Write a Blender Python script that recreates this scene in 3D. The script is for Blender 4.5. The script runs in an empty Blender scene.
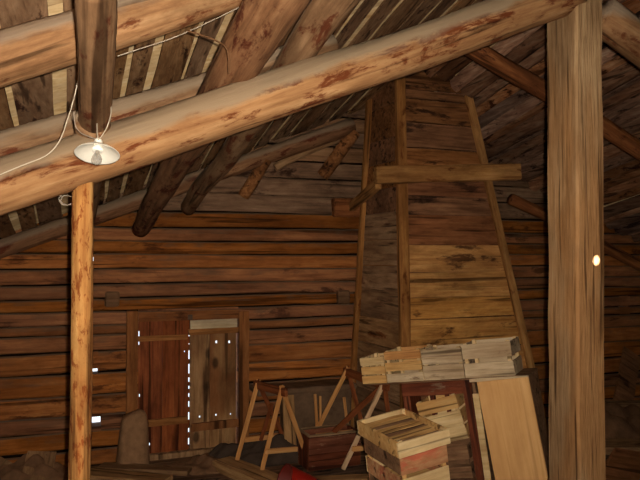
import bpy, bmesh, math, random
from mathutils import Vector, Matrix
RNG = random.Random(7)
C = bpy.context.scene.collection
SC = bpy.context.scene

# ------------------------------------------------------------------ camera
F = 660.0
YAW = math.radians(20.4)          # the camera looks to the right of the gable's normal (+Y)
PITCH = math.atan(15 / F)
EYE = Vector((0, 0, 1.65))
FW = Vector((math.sin(YAW) * math.cos(PITCH), math.cos(YAW) * math.cos(PITCH), math.sin(PITCH)))
RT = Vector((math.cos(YAW), -math.sin(YAW), 0))
UP = RT.cross(FW)
FH = Vector((math.sin(YAW), math.cos(YAW), 0))     # horizontal forward
ZV = Vector((0, 0, 1))

cam = bpy.data.cameras.new('camera')
cam.sensor_width = 36
cam.lens = F / 640 * 36
cam.clip_start = 0.02
camo = bpy.data.objects.new('camera', cam)
C.objects.link(camo)
camo.matrix_world = Matrix((
    (RT.x, UP.x, -FW.x, EYE.x), (RT.y, UP.y, -FW.y, EYE.y), (RT.z, UP.z, -FW.z, EYE.z), (0, 0, 0, 1)))
SC.camera = camo


def P(u, v, Y=None, D=None, Z=None):
    """measured sight line of the photograph met with a wall distance, a camera distance or a height"""
    d = FW * F + RT * (u - 320) + UP * (240 - v)
    if Y is not None:
        k = Y / d.y
    elif D is not None:
        k = D / d.dot(FH)
    else:
        k = (Z - EYE.z) / d.z
    return EYE + d * k


# ------------------------------------------------------------------ materials
def s(r, g, b):
    f = lambda c: (c / 255 / 12.92) if c / 255 <= 0.04045 else ((c / 255 + 0.055) / 1.055) ** 2.4
    return (f(r), f(g), f(b), 1)


def wood(name, dark, mid, light, axis='Z', scale=1.0, patch=None, pamt=0.5, dust=None, damt=0.8,
         rough=0.85, bump=0.35, island=0.0, grain=16.0, knots=False, pscale=3.0, second=None, tone=False, grime=0.45):
    m = bpy.data.materials.new(name)
    m.use_nodes = True
    nt = m.node_tree
    N, L = nt.nodes, nt.links
    bs = N['Principled BSDF']
    bs.inputs['Roughness'].default_value = rough
    bs.inputs['Specular IOR Level'].default_value = 0.12
    tc = N.new('ShaderNodeTexCoord')
    oi = N.new('ShaderNodeObjectInfo')
    mul = N.new('ShaderNodeMath'); mul.operation = 'MULTIPLY'; mul.inputs[1].default_value = 37.0
    L.new(oi.outputs['Random'], mul.inputs[0])
    geo = N.new('ShaderNodeNewGeometry')
    add = N.new('ShaderNodeVectorMath'); add.operation = 'ADD'
    L.new(tc.outputs['Object'], add.inputs[0])
    isl = None
    if island:
        if tone:
            at_ = N.new('ShaderNodeAttribute'); at_.attribute_name = 'tone'
            isl = at_.outputs['Fac']
        else:
            isl = geo.outputs['Random Per Island']
        m2 = N.new('ShaderNodeMath'); m2.operation = 'MULTIPLY_ADD'; m2.inputs[1].default_value = 19.0
        L.new(isl, m2.inputs[0]); L.new(mul.outputs[0], m2.inputs[2])
        L.new(m2.outputs[0], add.inputs[1])
    else:
        L.new(mul.outputs[0], add.inputs[1])

    def noise(sc, stretch, detail=6, rg=0.6):
        mp = N.new('ShaderNodeMapping')
        v = [sc, sc, sc]
        v['XYZ'.index(axis)] = sc / stretch
        mp.inputs['Scale'].default_value = v
        L.new(add.outputs[0], mp.inputs['Vector'])
        n = N.new('ShaderNodeTexNoise')
        n.inputs['Scale'].default_value = 1.0
        n.inputs['Detail'].default_value = detail
        n.inputs['Roughness'].default_value = rg
        n.inputs['Distortion'].default_value = 0.3
        L.new(mp.outputs[0], n.inputs['Vector'])
        return n.outputs['Fac']

    def ramp(src, stops, interp='LINEAR'):
        r = N.new('ShaderNodeValToRGB')
        r.color_ramp.interpolation = interp
        e = r.color_ramp.elements
        e[0].position, e[0].color = stops[0]
        e[1].position, e[1].color = stops[-1]
        for p_, c_ in stops[1:-1]:
            x = e.new(p_); x.color = c_
        L.new(src, r.inputs[0])
        return r.outputs['Color']

    def mix(a, b, fac, mode='MIX'):
        x = N.new('ShaderNodeMix'); x.data_type = 'RGBA'; x.blend_type = mode
        if isinstance(fac, float):
            x.inputs['Factor'].default_value = fac
        else:
            L.new(fac, x.inputs['Factor'])
        for k, val in ((6, a), (7, b)):
            if isinstance(val, tuple):
                x.inputs[k].default_value = val
            else:
                L.new(val, x.inputs[k])
        return x.outputs[2]
    W1, K0 = (1, 1, 1, 1), (0, 0, 0, 1)
    g = noise(grain * scale * 2.2, 14)
    big = noise(3.2 * scale, 3.5, 4)
    col = ramp(g, [(0.28, dark), (0.5, mid), (0.72, light)])
    col = mix(col, mix(col, dark, 0.75), ramp(big, [(0.42, K0), (0.68, W1)]))
    if second:
        sb = noise(1.6 * scale, 2.0, 3)
        col = mix(col, mix(col, second, 0.7), ramp(sb, [(0.5, K0), (0.6, W1)]))
    if patch:
        pn = noise(pscale * scale * 4, 3.0, 9, 0.68)
        lo = 0.66 - 0.26 * pamt
        col = mix(col, patch, ramp(pn, [(lo, K0), (lo + 0.07, W1)]))
    if grime:
        gn = noise(7.5 * scale, 3.0, 10, 0.72)
        lo_ = 1 - grime
        col = mix(col, ramp(gn, [(0.36, (lo_, lo_ * .94, lo_ * .88, 1)), (0.62, W1)]), 1.0, 'MULTIPLY')
        cr = noise(grain * scale * 1.3, 30, 3, 0.5)
        k_ = 0.3 if grime > 0.15 else 0.8
        col = mix(col, ramp(cr, [(0.33, (k_, k_ * .9, k_ * .8, 1)), (0.41, W1)]), 1.0, 'MULTIPLY')
    if knots:
        mp = N.new('ShaderNodeMapping')
        v = [5.5, 5.5, 5.5]; v['XYZ'.index(axis)] = 3.0
        mp.inputs['Scale'].default_value = v
        L.new(add.outputs[0], mp.inputs['Vector'])
        vo = N.new('ShaderNodeTexVoronoi'); vo.inputs['Scale'].default_value = 1.0
        L.new(mp.outputs[0], vo.inputs['Vector'])
        col = mix(mix(col, (0.02, 0.009, 0.004, 1), 0.75), col, ramp(vo.outputs['Distance'], [(0.1, K0), (0.19, W1)]))
    if island:
        hs = N.new('ShaderNodeHueSaturation')
        mr = N.new('ShaderNodeMapRange')
        mr.inputs['To Min'].default_value = 1 - island
        mr.inputs['To Max'].default_value = 1 + island
        L.new(isl, mr.inputs['Value'])
        L.new(mr.outputs[0], hs.inputs['Value'])
        wn = N.new('ShaderNodeTexWhiteNoise'); wn.noise_dimensions = '1D'
        L.new(isl, wn.inputs['W'])
        mr2 = N.new('ShaderNodeMapRange')
        mr2.inputs['To Min'].default_value = 1 - island * 0.5
        mr2.inputs['To Max'].default_value = 1 + island * 0.15
        L.new(wn.outputs['Value'], mr2.inputs['Value'])
        L.new(mr2.outputs[0], hs.inputs['Saturation'])
        L.new(col, hs.inputs['Color'])
        col = hs.outputs['Color']
    if dust:
        sp = N.new('ShaderNodeSeparateXYZ')
        L.new(geo.outputs['Normal'], sp.inputs[0])
        dn = noise(9 * scale, 2.0, 6)
        ad = N.new('ShaderNodeMath'); ad.operation = 'MULTIPLY_ADD'; ad.inputs[1].default_value = 0.9
        L.new(dn, ad.inputs[0]); L.new(sp.outputs['Z'], ad.inputs[2])
        col = mix(col, mix(col, dust, damt), ramp(ad.outputs[0], [(0.5, K0), (0.8, W1)]))
    L.new(col, bs.inputs['Base Color'])
    if bump:
        bp = N.new('ShaderNodeBump')
        bp.inputs['Strength'].default_value = bump
        bp.inputs['Distance'].default_value = 0.02
        L.new(g, bp.inputs['Height'])
        L.new(bp.outputs[0], bs.inputs['Normal'])
    return m


def plain(name, col, rough=0.5, metal=0.0, var=0.25, scale=14.0, bump=0.0, spec=0.4):
    m = bpy.data.materials.new(name)
    m.use_nodes = True
    N, L = m.node_tree.nodes, m.node_tree.links
    bs = N['Principled BSDF']
    bs.inputs['Roughness'].default_value = rough
    bs.inputs['Metallic'].default_value = metal
    bs.inputs['Specular IOR Level'].default_value = spec
    tc = N.new('ShaderNodeTexCoord')
    n = N.new('ShaderNodeTexNoise'); n.inputs['Scale'].default_value = scale; n.inputs['Detail'].default_value = 7
    n.inputs['Roughness'].default_value = 0.65
    L.new(tc.outputs['Object'], n.inputs['Vector'])
    r = N.new('ShaderNodeValToRGB')
    r.color_ramp.elements[0].position = 0.3
    r.color_ramp.elements[1].position = 0.7
    r.color_ramp.elements[0].color = tuple(c * (1 - var) for c in col[:3]) + (1,)
    r.color_ramp.elements[1].color = tuple(min(1, c * (1 + var)) for c in col[:3]) + (1,)
    L.new(n.outputs['Fac'], r.inputs[0])
    L.new(r.outputs[0], bs.inputs['Base Color'])
    if bump:
        bp = N.new('ShaderNodeBump'); bp.inputs['Strength'].default_value = bump
        bp.inputs['Distance'].default_value = 0.02
        L.new(n.outputs['Fac'], bp.inputs['Height']); L.new(bp.outputs[0], bs.inputs['Normal'])
    return m


M = {}
M['beam'] = wood('barked_beam_wood', s(124, 84, 52), s(168, 125, 84), s(188, 149, 106), patch=s(104, 54, 28), pamt=0.56,
                 dust=s(142, 122, 98), damt=0.92, pscale=3.4, grime=0.3)
M['purlin'] = wood('grey_purlin_wood', s(112, 82, 56), s(152, 116, 84), s(176, 140, 104), patch=s(104, 56, 34), pamt=0.45,
                   dust=s(156, 138, 116), damt=0.7)
M['purlin_red'] = wood('red_bark_purlin_wood', s(102, 68, 46), s(144, 102, 70), s(168, 126, 90), patch=s(92, 46, 28), pamt=0.5,
                       dust=s(146, 126, 104), damt=0.6)
M['rafter'] = wood('tan_rafter_wood', s(120, 84, 54), s(164, 122, 84), s(184, 146, 106), patch=s(112, 64, 38), pamt=0.4,
                   dust=s(146, 130, 112), damt=0.75)
M['rafter_red'] = wood('red_rafter_wood', s(98, 56, 30), s(140, 84, 46), s(164, 108, 64), patch=s(80, 42, 24), pamt=0.35)
M['post'] = wood('grey_post_wood', s(128, 98, 68), s(172, 138, 100), s(194, 162, 122), second=s(164, 116, 70), bump=0.5, grain=26, grime=0.3)
M['pole'] = wood('orange_pole_wood', s(140, 86, 42), s(186, 132, 74), s(206, 160, 98), patch=s(132, 70, 30), pamt=0.55, bump=0.5, pscale=10)
M['wall'] = wood('log_wall_wood', s(122, 70, 32), s(168, 102, 50), s(188, 124, 68), axis='X', patch=s(100, 56, 28), pamt=0.3,
                 island=0.24, bump=0.45, grime=0.4, grain=14, pscale=1.6, tone=True, dust=s(96, 78, 62), damt=0.8)
M['joint_dark'] = plain('dark_joint_dirt_shade', s(34, 24, 17), 0.95, var=0.4, scale=30, spec=0.02)  # dirt in the log joints, coloured darker still to stand for their shade
M['wallgrey'] = wood('grey_gable_wood', s(104, 72, 46), s(146, 106, 72), s(166, 126, 90), axis='X', patch=s(72, 42, 24), pamt=0.3,
                     island=0.25, bump=0.5, grain=14, pscale=1.6, tone=True)
M['batten'] = wood('roof_batten_wood', s(122, 84, 54), s(168, 126, 86), s(190, 150, 108), axis='Y', patch=s(70, 38, 22), pamt=0.35,
                   island=0.22, bump=0.5)
M['battendark'] = wood('dark_roof_batten_wood', s(100, 60, 36), s(154, 106, 72), s(178, 142, 110), axis='Y', patch=s(60, 32, 18),
                       pamt=0.4, island=0.5, bump=0.7)
M['shingle'] = wood('shingle_wood', s(180, 146, 100), s(214, 186, 140), s(226, 204, 164), axis='X', island=0.12, bump=0.2, grime=0.12)
M['doorred'] = wood('red_door_wood', s(112, 56, 26), s(150, 78, 36), s(166, 94, 46), knots=True, island=0.08)
M['doorgrey'] = wood('grey_door_wood', s(130, 90, 54), s(172, 126, 80), s(188, 146, 98), second=s(128, 72, 34), island=0.1, knots=True)
M['doorpale'] = wood('pale_board_wood', s(176, 150, 116), s(206, 184, 150), s(220, 200, 168), axis='X')
M['trim'] = wood('door_trim_wood', s(118, 70, 36), s(160, 102, 56), s(178, 122, 72))
M['trimx'] = wood('door_trim_wood_level', s(124, 76, 38), s(172, 114, 62), s(190, 134, 78), axis='X')
M['casing_dark'] = wood('dark_casing_board', s(98, 60, 32), s(144, 94, 54), s(166, 116, 72), axis='X', patch=s(70, 42, 24), pamt=0.4,
                        island=0.2, pscale=1.8)
M['casing_red'] = wood('red_casing_board', s(104, 58, 28), s(142, 86, 44), s(162, 106, 60), axis='X', patch=s(80, 46, 24), pamt=0.3,
                       island=0.15, pscale=1.8)
M['casing_yellow'] = wood('yellow_casing_board', s(160, 104, 48), s(208, 150, 80), s(222, 172, 102), axis='X', patch=s(96, 60, 30),
                          pamt=0.34, island=0.1, pscale=1.6)
M['casing_side'] = wood('grey_casing_board', s(118, 84, 54), s(160, 120, 80), s(180, 142, 100), axis='Y', patch=s(112, 66, 36), pamt=0.35,
                        island=0.22, pscale=1.6)
M['strip'] = wood('casing_corner_wood', s(124, 78, 38), s(168, 114, 60), s(188, 136, 78), patch=s(112, 62, 28), pamt=0.3)
M['bar'] = wood('casing_collar_wood', s(134, 88, 46), s(176, 126, 72), s(196, 148, 92), patch=s(116, 68, 34), pamt=0.3)
M['redpaint'] = wood('red_brown_paint_wood', s(82, 40, 24), s(122, 62, 38), s(146, 84, 54), patch=s(134, 106, 84), pamt=0.18, rough=0.6)
M['redpaint_x'] = wood('red_brown_paint_wood_level', s(82, 40, 24), s(122, 62, 38), s(146, 84, 54), axis='X', patch=s(134, 106, 84),
                       pamt=0.2, rough=0.6)
M['palepanel'] = wood('pale_plywood', s(214, 160, 102), s(228, 178, 118), s(236, 190, 132), grain=9, bump=0.08, grime=0.1)
M['slat_pale'] = wood('pale_crate_slat', s(196, 158, 104), s(226, 194, 140), s(236, 210, 160), axis='X', island=0.1, grime=0.25)
M['slat_yellow'] = wood('yellow_crate_slat', s(180, 128, 68), s(216, 168, 100), s(228, 188, 124), axis='X', island=0.1, grime=0.25)
M['slat_grey'] = wood('grey_crate_slat', s(166, 136, 102), s(208, 182, 146), s(222, 200, 166), axis='X', island=0.1, patch=s(130, 104, 78), pamt=0.2, grime=0.25)
M['slat_orange'] = wood('orange_crate_slat', s(170, 110, 56), s(202, 142, 78), s(216, 164, 100), axis='X', island=0.1, grime=0.25)
M['slat_rosy'] = wood('rosy_crate_slat', s(168, 104, 64), s(204, 148, 100), s(216, 172, 124), axis='X', patch=s(196, 104, 70), pamt=0.55, island=0.1)
M['slat_brown'] = wood('brown_crate_slat', s(110, 74, 46), s(146, 106, 72), s(166, 128, 92), axis='X', island=0.15)
M['trestle'] = wood('trestle_lath_wood', s(176, 116, 62), s(216, 158, 96), s(228, 178, 118), grime=0.2)
M['trestle_pale'] = wood('pale_lath_wood', s(186, 144, 104), s(224, 188, 148), s(234, 204, 168), grime=0.2)
M['trestle_red'] = wood('red_lath_wood', s(104, 54, 28), s(142, 78, 42), s(162, 98, 58))
M['chest'] = wood('dark_chest_wood', s(92, 48, 32), s(138, 82, 58), s(160, 106, 78), axis='X', patch=s(170, 134, 104), pamt=0.4)
M['chestrim'] = wood('worn_rim_wood', s(140, 108, 78), s(176, 144, 108), s(192, 162, 128), axis='X')
M['oldplank'] = wood('old_grey_plank', s(116, 84, 56), s(160, 122, 86), s(180, 144, 106), patch=s(100, 64, 40), pamt=0.3)
M['paleplank'] = wood('pale_loose_plank', s(140, 100, 60), s(184, 140, 92), s(200, 160, 112))
M['floor'] = wood('dusty_floor_boards', s(90, 64, 46), s(130, 96, 70), s(150, 116, 88), axis='X', patch=s(46, 34, 26), pamt=0.4, bump=0.6,
                  island=0.2, grain=10)
M['stone'] = plain('grey_sooty_plaster', s(104, 80, 60), 0.9, var=0.35, scale=9, bump=0.5, spec=0.1)
M['block'] = plain('weathered_grey_block', s(140, 104, 74), 0.9, var=0.25, scale=16, bump=0.7, spec=0.1)
M['cloth'] = plain('dark_tarpaulin', s(66, 52, 42), 0.85, var=0.35, scale=8, bump=0.4, spec=0.15)
M['rubble'] = plain('dusty_dark_rubble', s(116, 84, 60), 0.95, var=0.35, scale=10, bump=0.6, spec=0.05)
M['redtin'] = plain('red_painted_tin', s(150, 30, 18), 0.4, var=0.15, scale=6)
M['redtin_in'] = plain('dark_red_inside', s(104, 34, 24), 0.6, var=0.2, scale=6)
M['enamel'] = plain('white_enamel', s(206, 200, 188), 0.35, var=0.06, scale=20, spec=0.5)
M['porcelain'] = plain('white_porcelain', s(240, 236, 226), 0.3, var=0.04, scale=20)
M['cable'] = plain('white_cable', s(178, 164, 144), 0.5, var=0.08)
M['wire'] = plain('grey_wire', s(150, 136, 120), 0.5, var=0.1)
M['twig'] = plain('twig_bark', s(92, 64, 42), 0.9, var=0.2, spec=0.1)
M['iron'] = plain('rusty_iron', s(84, 62, 46), 0.6, metal=0.4, var=0.3)
M['brass'] = plain('lamp_thread_metal', s(170, 150, 110), 0.35, metal=0.8, var=0.1)
gl = bpy.data.materials.new('clear_bulb_glass'); gl.use_nodes = True
b_ = gl.node_tree.nodes['Principled BSDF']
b_.inputs['Transmission Weight'].default_value = 0.75
b_.inputs['Roughness'].default_value = 0.12
b_.inputs['IOR'].default_value = 1.25
b_.inputs['Base Color'].default_value = (0.82, 0.76, 0.68, 1)
M['glass'] = gl


# ------------------------------------------------------------------ object helpers
def link(name, me, mats, parent=None, mw=None):
    o = bpy.data.objects.new(name, me)
    C.objects.link(o)
    for m in (mats if isinstance(mats, (list, tuple)) else [mats]):
        me.materials.append(m)
    if mw is not None:
        if parent is not None:
            o.parent = parent
            o.matrix_parent_inverse = Matrix.Identity(4)
            o.matrix_basis = parent_world(parent).inverted() @ mw
        else:
            o.matrix_basis = mw
    elif parent is not None:
        o.parent = parent
        o.matrix_basis = parent_world(parent).inverted()
    return o


def parent_world(o):
    m = o.matrix_basis.copy()
    while o.parent is not None:
        o = o.parent
        m = o.matrix_basis @ m
    return m


def thing(name, label, cat, loc=(0, 0, 0), group=None):
    o = bpy.data.objects.new(name, None)
    C.objects.link(o)
    o.empty_display_size = 0.05
    o.matrix_basis = Matrix.Translation(Vector(loc))
    return tag(o, label, cat, group)


def tag(o, label, cat, group=None):
    o['label'] = label
    o['category'] = cat
    if group:
        o['group'] = group
    return o


def struct(o):
    o['kind'] = 'structure'
    return o


def frame(z, up=None):
    """a rotation whose local Z runs along z and local Y leans to up"""
    z = z.normalized()
    up = Vector(up) if up is not None else (ZV if abs(z.z) < 0.9 else Vector((0, -1, 0)))
    x = up.cross(z)
    if x.length < 1e-5:
        x = Vector((1, 0, 0)).cross(z)
    x.normalize()
    y = z.cross(x)
    return Matrix((x, y, z)).transposed()


def at(loc, rot3):
    return Matrix.Translation(loc) @ rot3.to_4x4()


def smooth(me, on=True):
    for p in me.polygons:
        p.use_smooth = on


def log(name, p0, p1, r0, r1, mat, parent=None, wob=0.012, lump=0.08, seg=16, rings=None, bow=0.0):
    d = p1 - p0
    Ln = d.length
    rings = rings or max(6, int(Ln / 0.12))
    rng = random.Random(RNG.random())
    ph = [rng.uniform(0, 6.28) for _ in range(8)]
    bm = bmesh.new()
    R = []
    for i in range(rings + 1):
        t = i / rings
        z = t * Ln
        r = r0 + (r1 - r0) * t
        cx = wob * (math.sin(z * 2.1 + ph[0]) + 0.5 * math.sin(z * 5.3 + ph[1]))
        cy = wob * (math.sin(z * 1.8 + ph[2]) + 0.5 * math.sin(z * 4.7 + ph[3])) + bow * 4 * t * (1 - t)
        row = []
        for k in range(seg):
            a = 6.28318 * k / seg
            rr = r * (1 + lump * (0.5 * math.sin(2 * a + ph[4] + z * 0.9) + 0.35 * math.sin(3 * a + ph[5] - z * 2.3)
                                  + 0.3 * math.sin(5 * a + z * 6 + ph[6])) + rng.uniform(-0.015, 0.015))
            row.append(bm.verts.new((cx + rr * math.cos(a), cy + rr * math.sin(a), z)))
        R.append(row)
    for i in range(rings):
        for k in range(seg):
            bm.faces.new((R[i][k], R[i][(k + 1) % seg], R[i + 1][(k + 1) % seg], R[i + 1][k]))
    for row, flip, z in ((R[0], True, -0.01), (R[-1], False, Ln + 0.01)):
        c = bm.verts.new((sum(v.co.x for v in row) / seg, sum(v.co.y for v in row) / seg, z))
        for k in range(seg):
            f = (row[k], row[(k + 1) % seg], c)
            bm.faces.new(f[::-1] if flip else f)
    bmesh.ops.recalc_face_normals(bm, faces=bm.faces)
    me = bpy.data.meshes.new(name)
    bm.to_mesh(me); bm.free()
    smooth(me)
    return link(name, me, mat, parent, at(p0, frame(d)))


def box_bm(bm, x0, x1, y0, y1, z0, z1, bev=0.003, mi=0, jit=0.0, rng=None, mat4=None, cuts=0, axis=2):
    vs = []
    n = cuts + 1
    lo, hi = [x0, y0, z0], [x1, y1, z1]
    ring = []
    ax = [i for i in range(3) if i != axis]
    for i in range(n + 1):
        row = []
        for (a, b) in ((0, 0), (1, 0), (1, 1), (0, 1)):
            co = [0, 0, 0]
            co[axis] = lo[axis] + (hi[axis] - lo[axis]) * i / n
            co[ax[0]] = (lo, hi)[a][ax[0]]
            co[ax[1]] = (lo, hi)[b][ax[1]]
            if jit:
                co = [c + rng.uniform(-jit, jit) * (0.3 if j == axis else 1) for j, c in enumerate(co)]
            v = Vector(co)
            if mat4 is not None:
                v = mat4 @ v
            row.append(bm.verts.new(v))
        ring.append(row)
    fs = []
    for i in range(n):
        for k in range(4):
            fs.append(bm.faces.new((ring[i][k], ring[i][(k + 1) % 4], ring[i + 1][(k + 1) % 4], ring[i + 1][k])))
    fs.append(bm.faces.new(ring[0][::-1]))
    fs.append(bm.faces.new(ring[-1]))
    bmesh.ops.recalc_face_normals(bm, faces=fs)
    for f in fs:
        f.material_index = mi
    if bev:
        es = set()
        for i in range(n):
            for k in range(4):
                e = bm.edges.get((ring[i][k], ring[i + 1][k]))
                if e: es.add(e)
        for row in (ring[0], ring[-1]):
            for k in range(4):
                e = bm.edges.get((row[k], row[(k + 1) % 4]))
                if e: es.add(e)
        bmesh.ops.bevel(bm, geom=list(es), offset=bev, segments=1, affect='EDGES', material=mi)


def finish(name, bm, mats, parent=None, mw=None, sm=False):
    me = bpy.data.meshes.new(name)
    bm.to_mesh(me); bm.free()
    if sm: smooth(me)
    return link(name, me, mats, parent, mw)


def bar(name, p0, p1, w, h, mat, parent=None, up=None, bev=0.003, jit=0.0, cuts=0):
    """a squared stick from p0 to p1: w across, h along up"""
    d = p1 - p0
    bm = bmesh.new()
    box_bm(bm, -w / 2, w / 2, -h / 2, h / 2, 0, d.length, bev, jit=jit, rng=RNG, cuts=cuts)
    return finish(name, bm, mat, parent, at(p0, frame(d, up)))


def tube(name, pts, r, mat, parent=None, res=3):
    cu = bpy.data.curves.new(name, 'CURVE')
    cu.dimensions = '3D'
    sp = cu.splines.new('NURBS')
    sp.points.add(len(pts) - 1)
    for q, p in zip(sp.points, pts):
        q.co = (p.x, p.y, p.z, 1)
    sp.use_endpoint_u = True
    sp.order_u = 3
    cu.bevel_depth = r
    cu.bevel_resolution = res
    cu.resolution_u = 8
    o = bpy.data.objects.new(name + '_curve', cu)
    C.objects.link(o)
    dg = bpy.context.evaluated_depsgraph_get()
    me = bpy.data.meshes.new_from_object(o.evaluated_get(dg))
    bpy.data.objects.remove(o)
    smooth(me)
    me.materials.clear()
    return link(name, me, mat, parent)


def lathe(name, prof, mat, parent, mw, seg=32):
    bm = bmesh.new()
    rows = []
    for r, z in prof:
        if r < 1e-6:
            rows.append([bm.verts.new((0, 0, z))])
        else:
            rows.append([bm.verts.new((r * math.cos(6.28318 * k / seg), r * math.sin(6.28318 * k / seg), z)) for k in range(seg)])
    for a, b in zip(rows, rows[1:]):
        for k in range(seg):
            if len(a) == 1 and len(b) == 1: continue
            if len(a) == 1: bm.faces.new((a[0], b[(k + 1) % seg], b[k]))
            elif len(b) == 1: bm.faces.new((a[k], a[(k + 1) % seg], b[0]))
            else: bm.faces.new((a[k], a[(k + 1) % seg], b[(k + 1) % seg], b[k]))
    bmesh.ops.recalc_face_normals(bm, faces=bm.faces)
    return finish(name, bm, mat, parent, mw, True)


# ------------------------------------------------------------------ the setting
GY = 5.5                       # inner face of the gable wall
RIDGE = 2.66
SLOPE = 0.41
FALL = 0.19                    # the old ridge has sunk towards the gable


def roof(x, y):                # underside of the roof battens
    return 1.65 + 0.34 + FALL * (5.4 - y) + SLOPE * (RIDGE - abs(x - RIDGE))


# floor: broad dusty boards along the building's width
bm = bmesh.new()
y = -1.7
while y < 5.75:
    w = RNG.uniform(0.16, 0.24)
    z = RNG.uniform(-0.012, 0.0)
    box_bm(bm, -9, 12.5, y, y + w - 0.006, -0.05 + z, z, 0.003)
    y += w
struct(finish('floor', bm, M['floor']))

# gable wall of hewn logs
rows = [0.0, .13, .27, .40, .56, .73, .89, 1.02, 1.10, 1.21, 1.31, 1.42, 1.54, 1.66, 1.77, 1.88, 2.01, 2.17, 2.33, 2.48, 2.62, 2.76, 2.9, 3.04, 3.18, 3.32]
holes = []


def hole(u0, v0, u1, v1):
    a, b = P(u0, v0, Y=GY), P(u1, v1, Y=GY)
    holes.append((a.x, b.x, b.z, a.z))


hole(91, 369, 98, 374)
hole(92, 417, 101, 426)
hole(91.5, 257, 94, 261)
hole(620, 305.8, 630, 306.6)
d0, d1 = P(138, 400, Y=GY).x, P(238, 400, Y=GY).x
dtop, dbot = P(190, 320, Y=GY).z, 0.03
holes.append((d0, d1, dbot, dtop))
WT = 0.14
bm = bmesh.new()
tone_l = bm.faces.layers.float.new('tone')
rng = random.Random(3)
for z0, z1 in zip(rows, rows[1:]):
    # extent under the roof
    k = (2.03 + SLOPE * RIDGE - z0 - 0.0) / SLOPE
    if k <= 0.05: continue
    xa, xb = RIDGE - k - 0.25, RIDGE + k + 0.25
    mi = 1 if z0 > 1.95 else 0
    ivs = [(xa, xb, z0, z1)]
    for hx0, hx1, hz0, hz1 in holes:
        nx = []
        for (a, b, c, d) in ivs:
            if hx1 <= a or hx0 >= b or hz1 <= c + 0.004 or hz0 >= d - 0.004:
                nx.append((a, b, c, d)); continue
            if hx0 > a: nx.append((a, hx0, c, d))
            if hx1 < b: nx.append((hx1, b, c, d))
            if hz0 > c + 0.006: nx.append((max(a, hx0), min(b, hx1), c, hz0))
            if hz1 < d - 0.006: nx.append((max(a, hx0), min(b, hx1), hz1, d))
        ivs = nx
    lean = rng.uniform(-0.012, 0.012)
    tn = rng.random()
    for (a, b, c, d) in ivs:
        whole = abs(c - z0) < 1e-6 and abs(d - z1) < 1e-6
        n = max(1, int((b - a) / 0.25))
        prof = []                          # (depth, height) front profile
        gp = 0.0035 if whole else 0.0
        hgt = d - c
        bev = min(0.012, hgt * 0.3)
        base = [(WT, c - 0.004), (0.05, c - 0.004), (0.014, c + gp), (0.003, c + gp + bev), (0.0, c + hgt * 0.5), (0.003, d - gp - bev), (0.014, d - gp), (0.05, d + 0.004), (WT, d + 0.004)] if whole else \
               [(WT, c), (0.0, c), (0.0, d), (WT, d)]
        rr = []
        for i in range(n + 1):
            x = a + (b - a) * i / n
            dz = 0.006 * math.sin(x * 1.7 + z0 * 9) + rng.uniform(-0.003, 0.003) if whole else 0
            dy = lean + 0.006 * math.sin(x * 2.3 + z0 * 17)
            rr.append([bm.verts.new((x, GY + yy + (dy if yy < WT else 0), zz + (dz if 0.001 < yy < 0.03 else 0))) for yy, zz in base])
        fs = []
        for i in range(n):
            for q in range(len(base)):
                q2 = (q + 1) % len(base)
                fs.append(bm.faces.new((rr[i][q], rr[i][q2], rr[i + 1][q2], rr[i + 1][q])))
        fs.append(bm.faces.new(rr[0])); fs.append(bm.faces.new(rr[-1][::-1]))
        bmesh.ops.recalc_face_normals(bm, faces=fs)
        for f in fs:
            f.material_index = mi
            f[tone_l] = tn
        if whole:
            for i in range(n):
                for q in (0, 1, 6, 7):
                    fs[i * len(base) + q].material_index = 2
# ends of cross logs let into the wall
for u, v in ((112, 299), (343, 297)):
    p = P(u, v, Y=GY)
    box_bm(bm, p.x - 0.055, p.x + 0.055, GY - 0.03, GY + 0.05, p.z - 0.06, p.z + 0.06, 0.012, mi=1, jit=0.006, rng=rng)
wall_back = struct(finish('wall_back', bm, [M['wall'], M['wallgrey'], M['joint_dark']]))

# the wall behind the camera, with one knot hole that lets a ray of sun onto the post
SPOT = P(596, 260, Y=2.40)
SUN = Vector((-0.30, -0.90, 0.30)).normalized()
HP = SPOT + SUN * ((-1.6 - SPOT.y) / SUN.y)
bm = bmesh.new()
pts = [(-9, -0.05), (12.5, -0.05), (RIDGE, roof(RIDGE, -1.6) + 0.12)]
hp = [(HP.x + 0.020 * math.cos(k * 0.7854), HP.z + 0.024 * math.sin(k * 0.7854)) for k in range(8)]
out = [bm.verts.new((x, -1.6, z)) for x, z in pts]
inn = [bm.verts.new((x, -1.6, z)) for x, z in hp]
es = [bm.edges.new((r[k], r[(k + 1) % len(r)])) for r in (out, inn) for k in range(len(r))]
bmesh.ops.triangle_fill(bm, use_beauty=True, edges=es)
ret = bmesh.ops.extrude_face_region(bm, geom=list(bm.faces))
bmesh.ops.translate(bm, verts=[v for v in ret['geom'] if isinstance(v, bmesh.types.BMVert)], vec=(0, -0.012, 0))
bmesh.ops.recalc_face_normals(bm, faces=bm.faces)
struct(finish('wall_front', bm, M['slat_brown']))

# roof: spaced boards along the ridge, shingles above them
ceiling = bpy.data.objects.new('ceiling', None)
C.objects.link(ceiling)
struct(ceiling)
YA, YB = -1.75, 5.62


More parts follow.
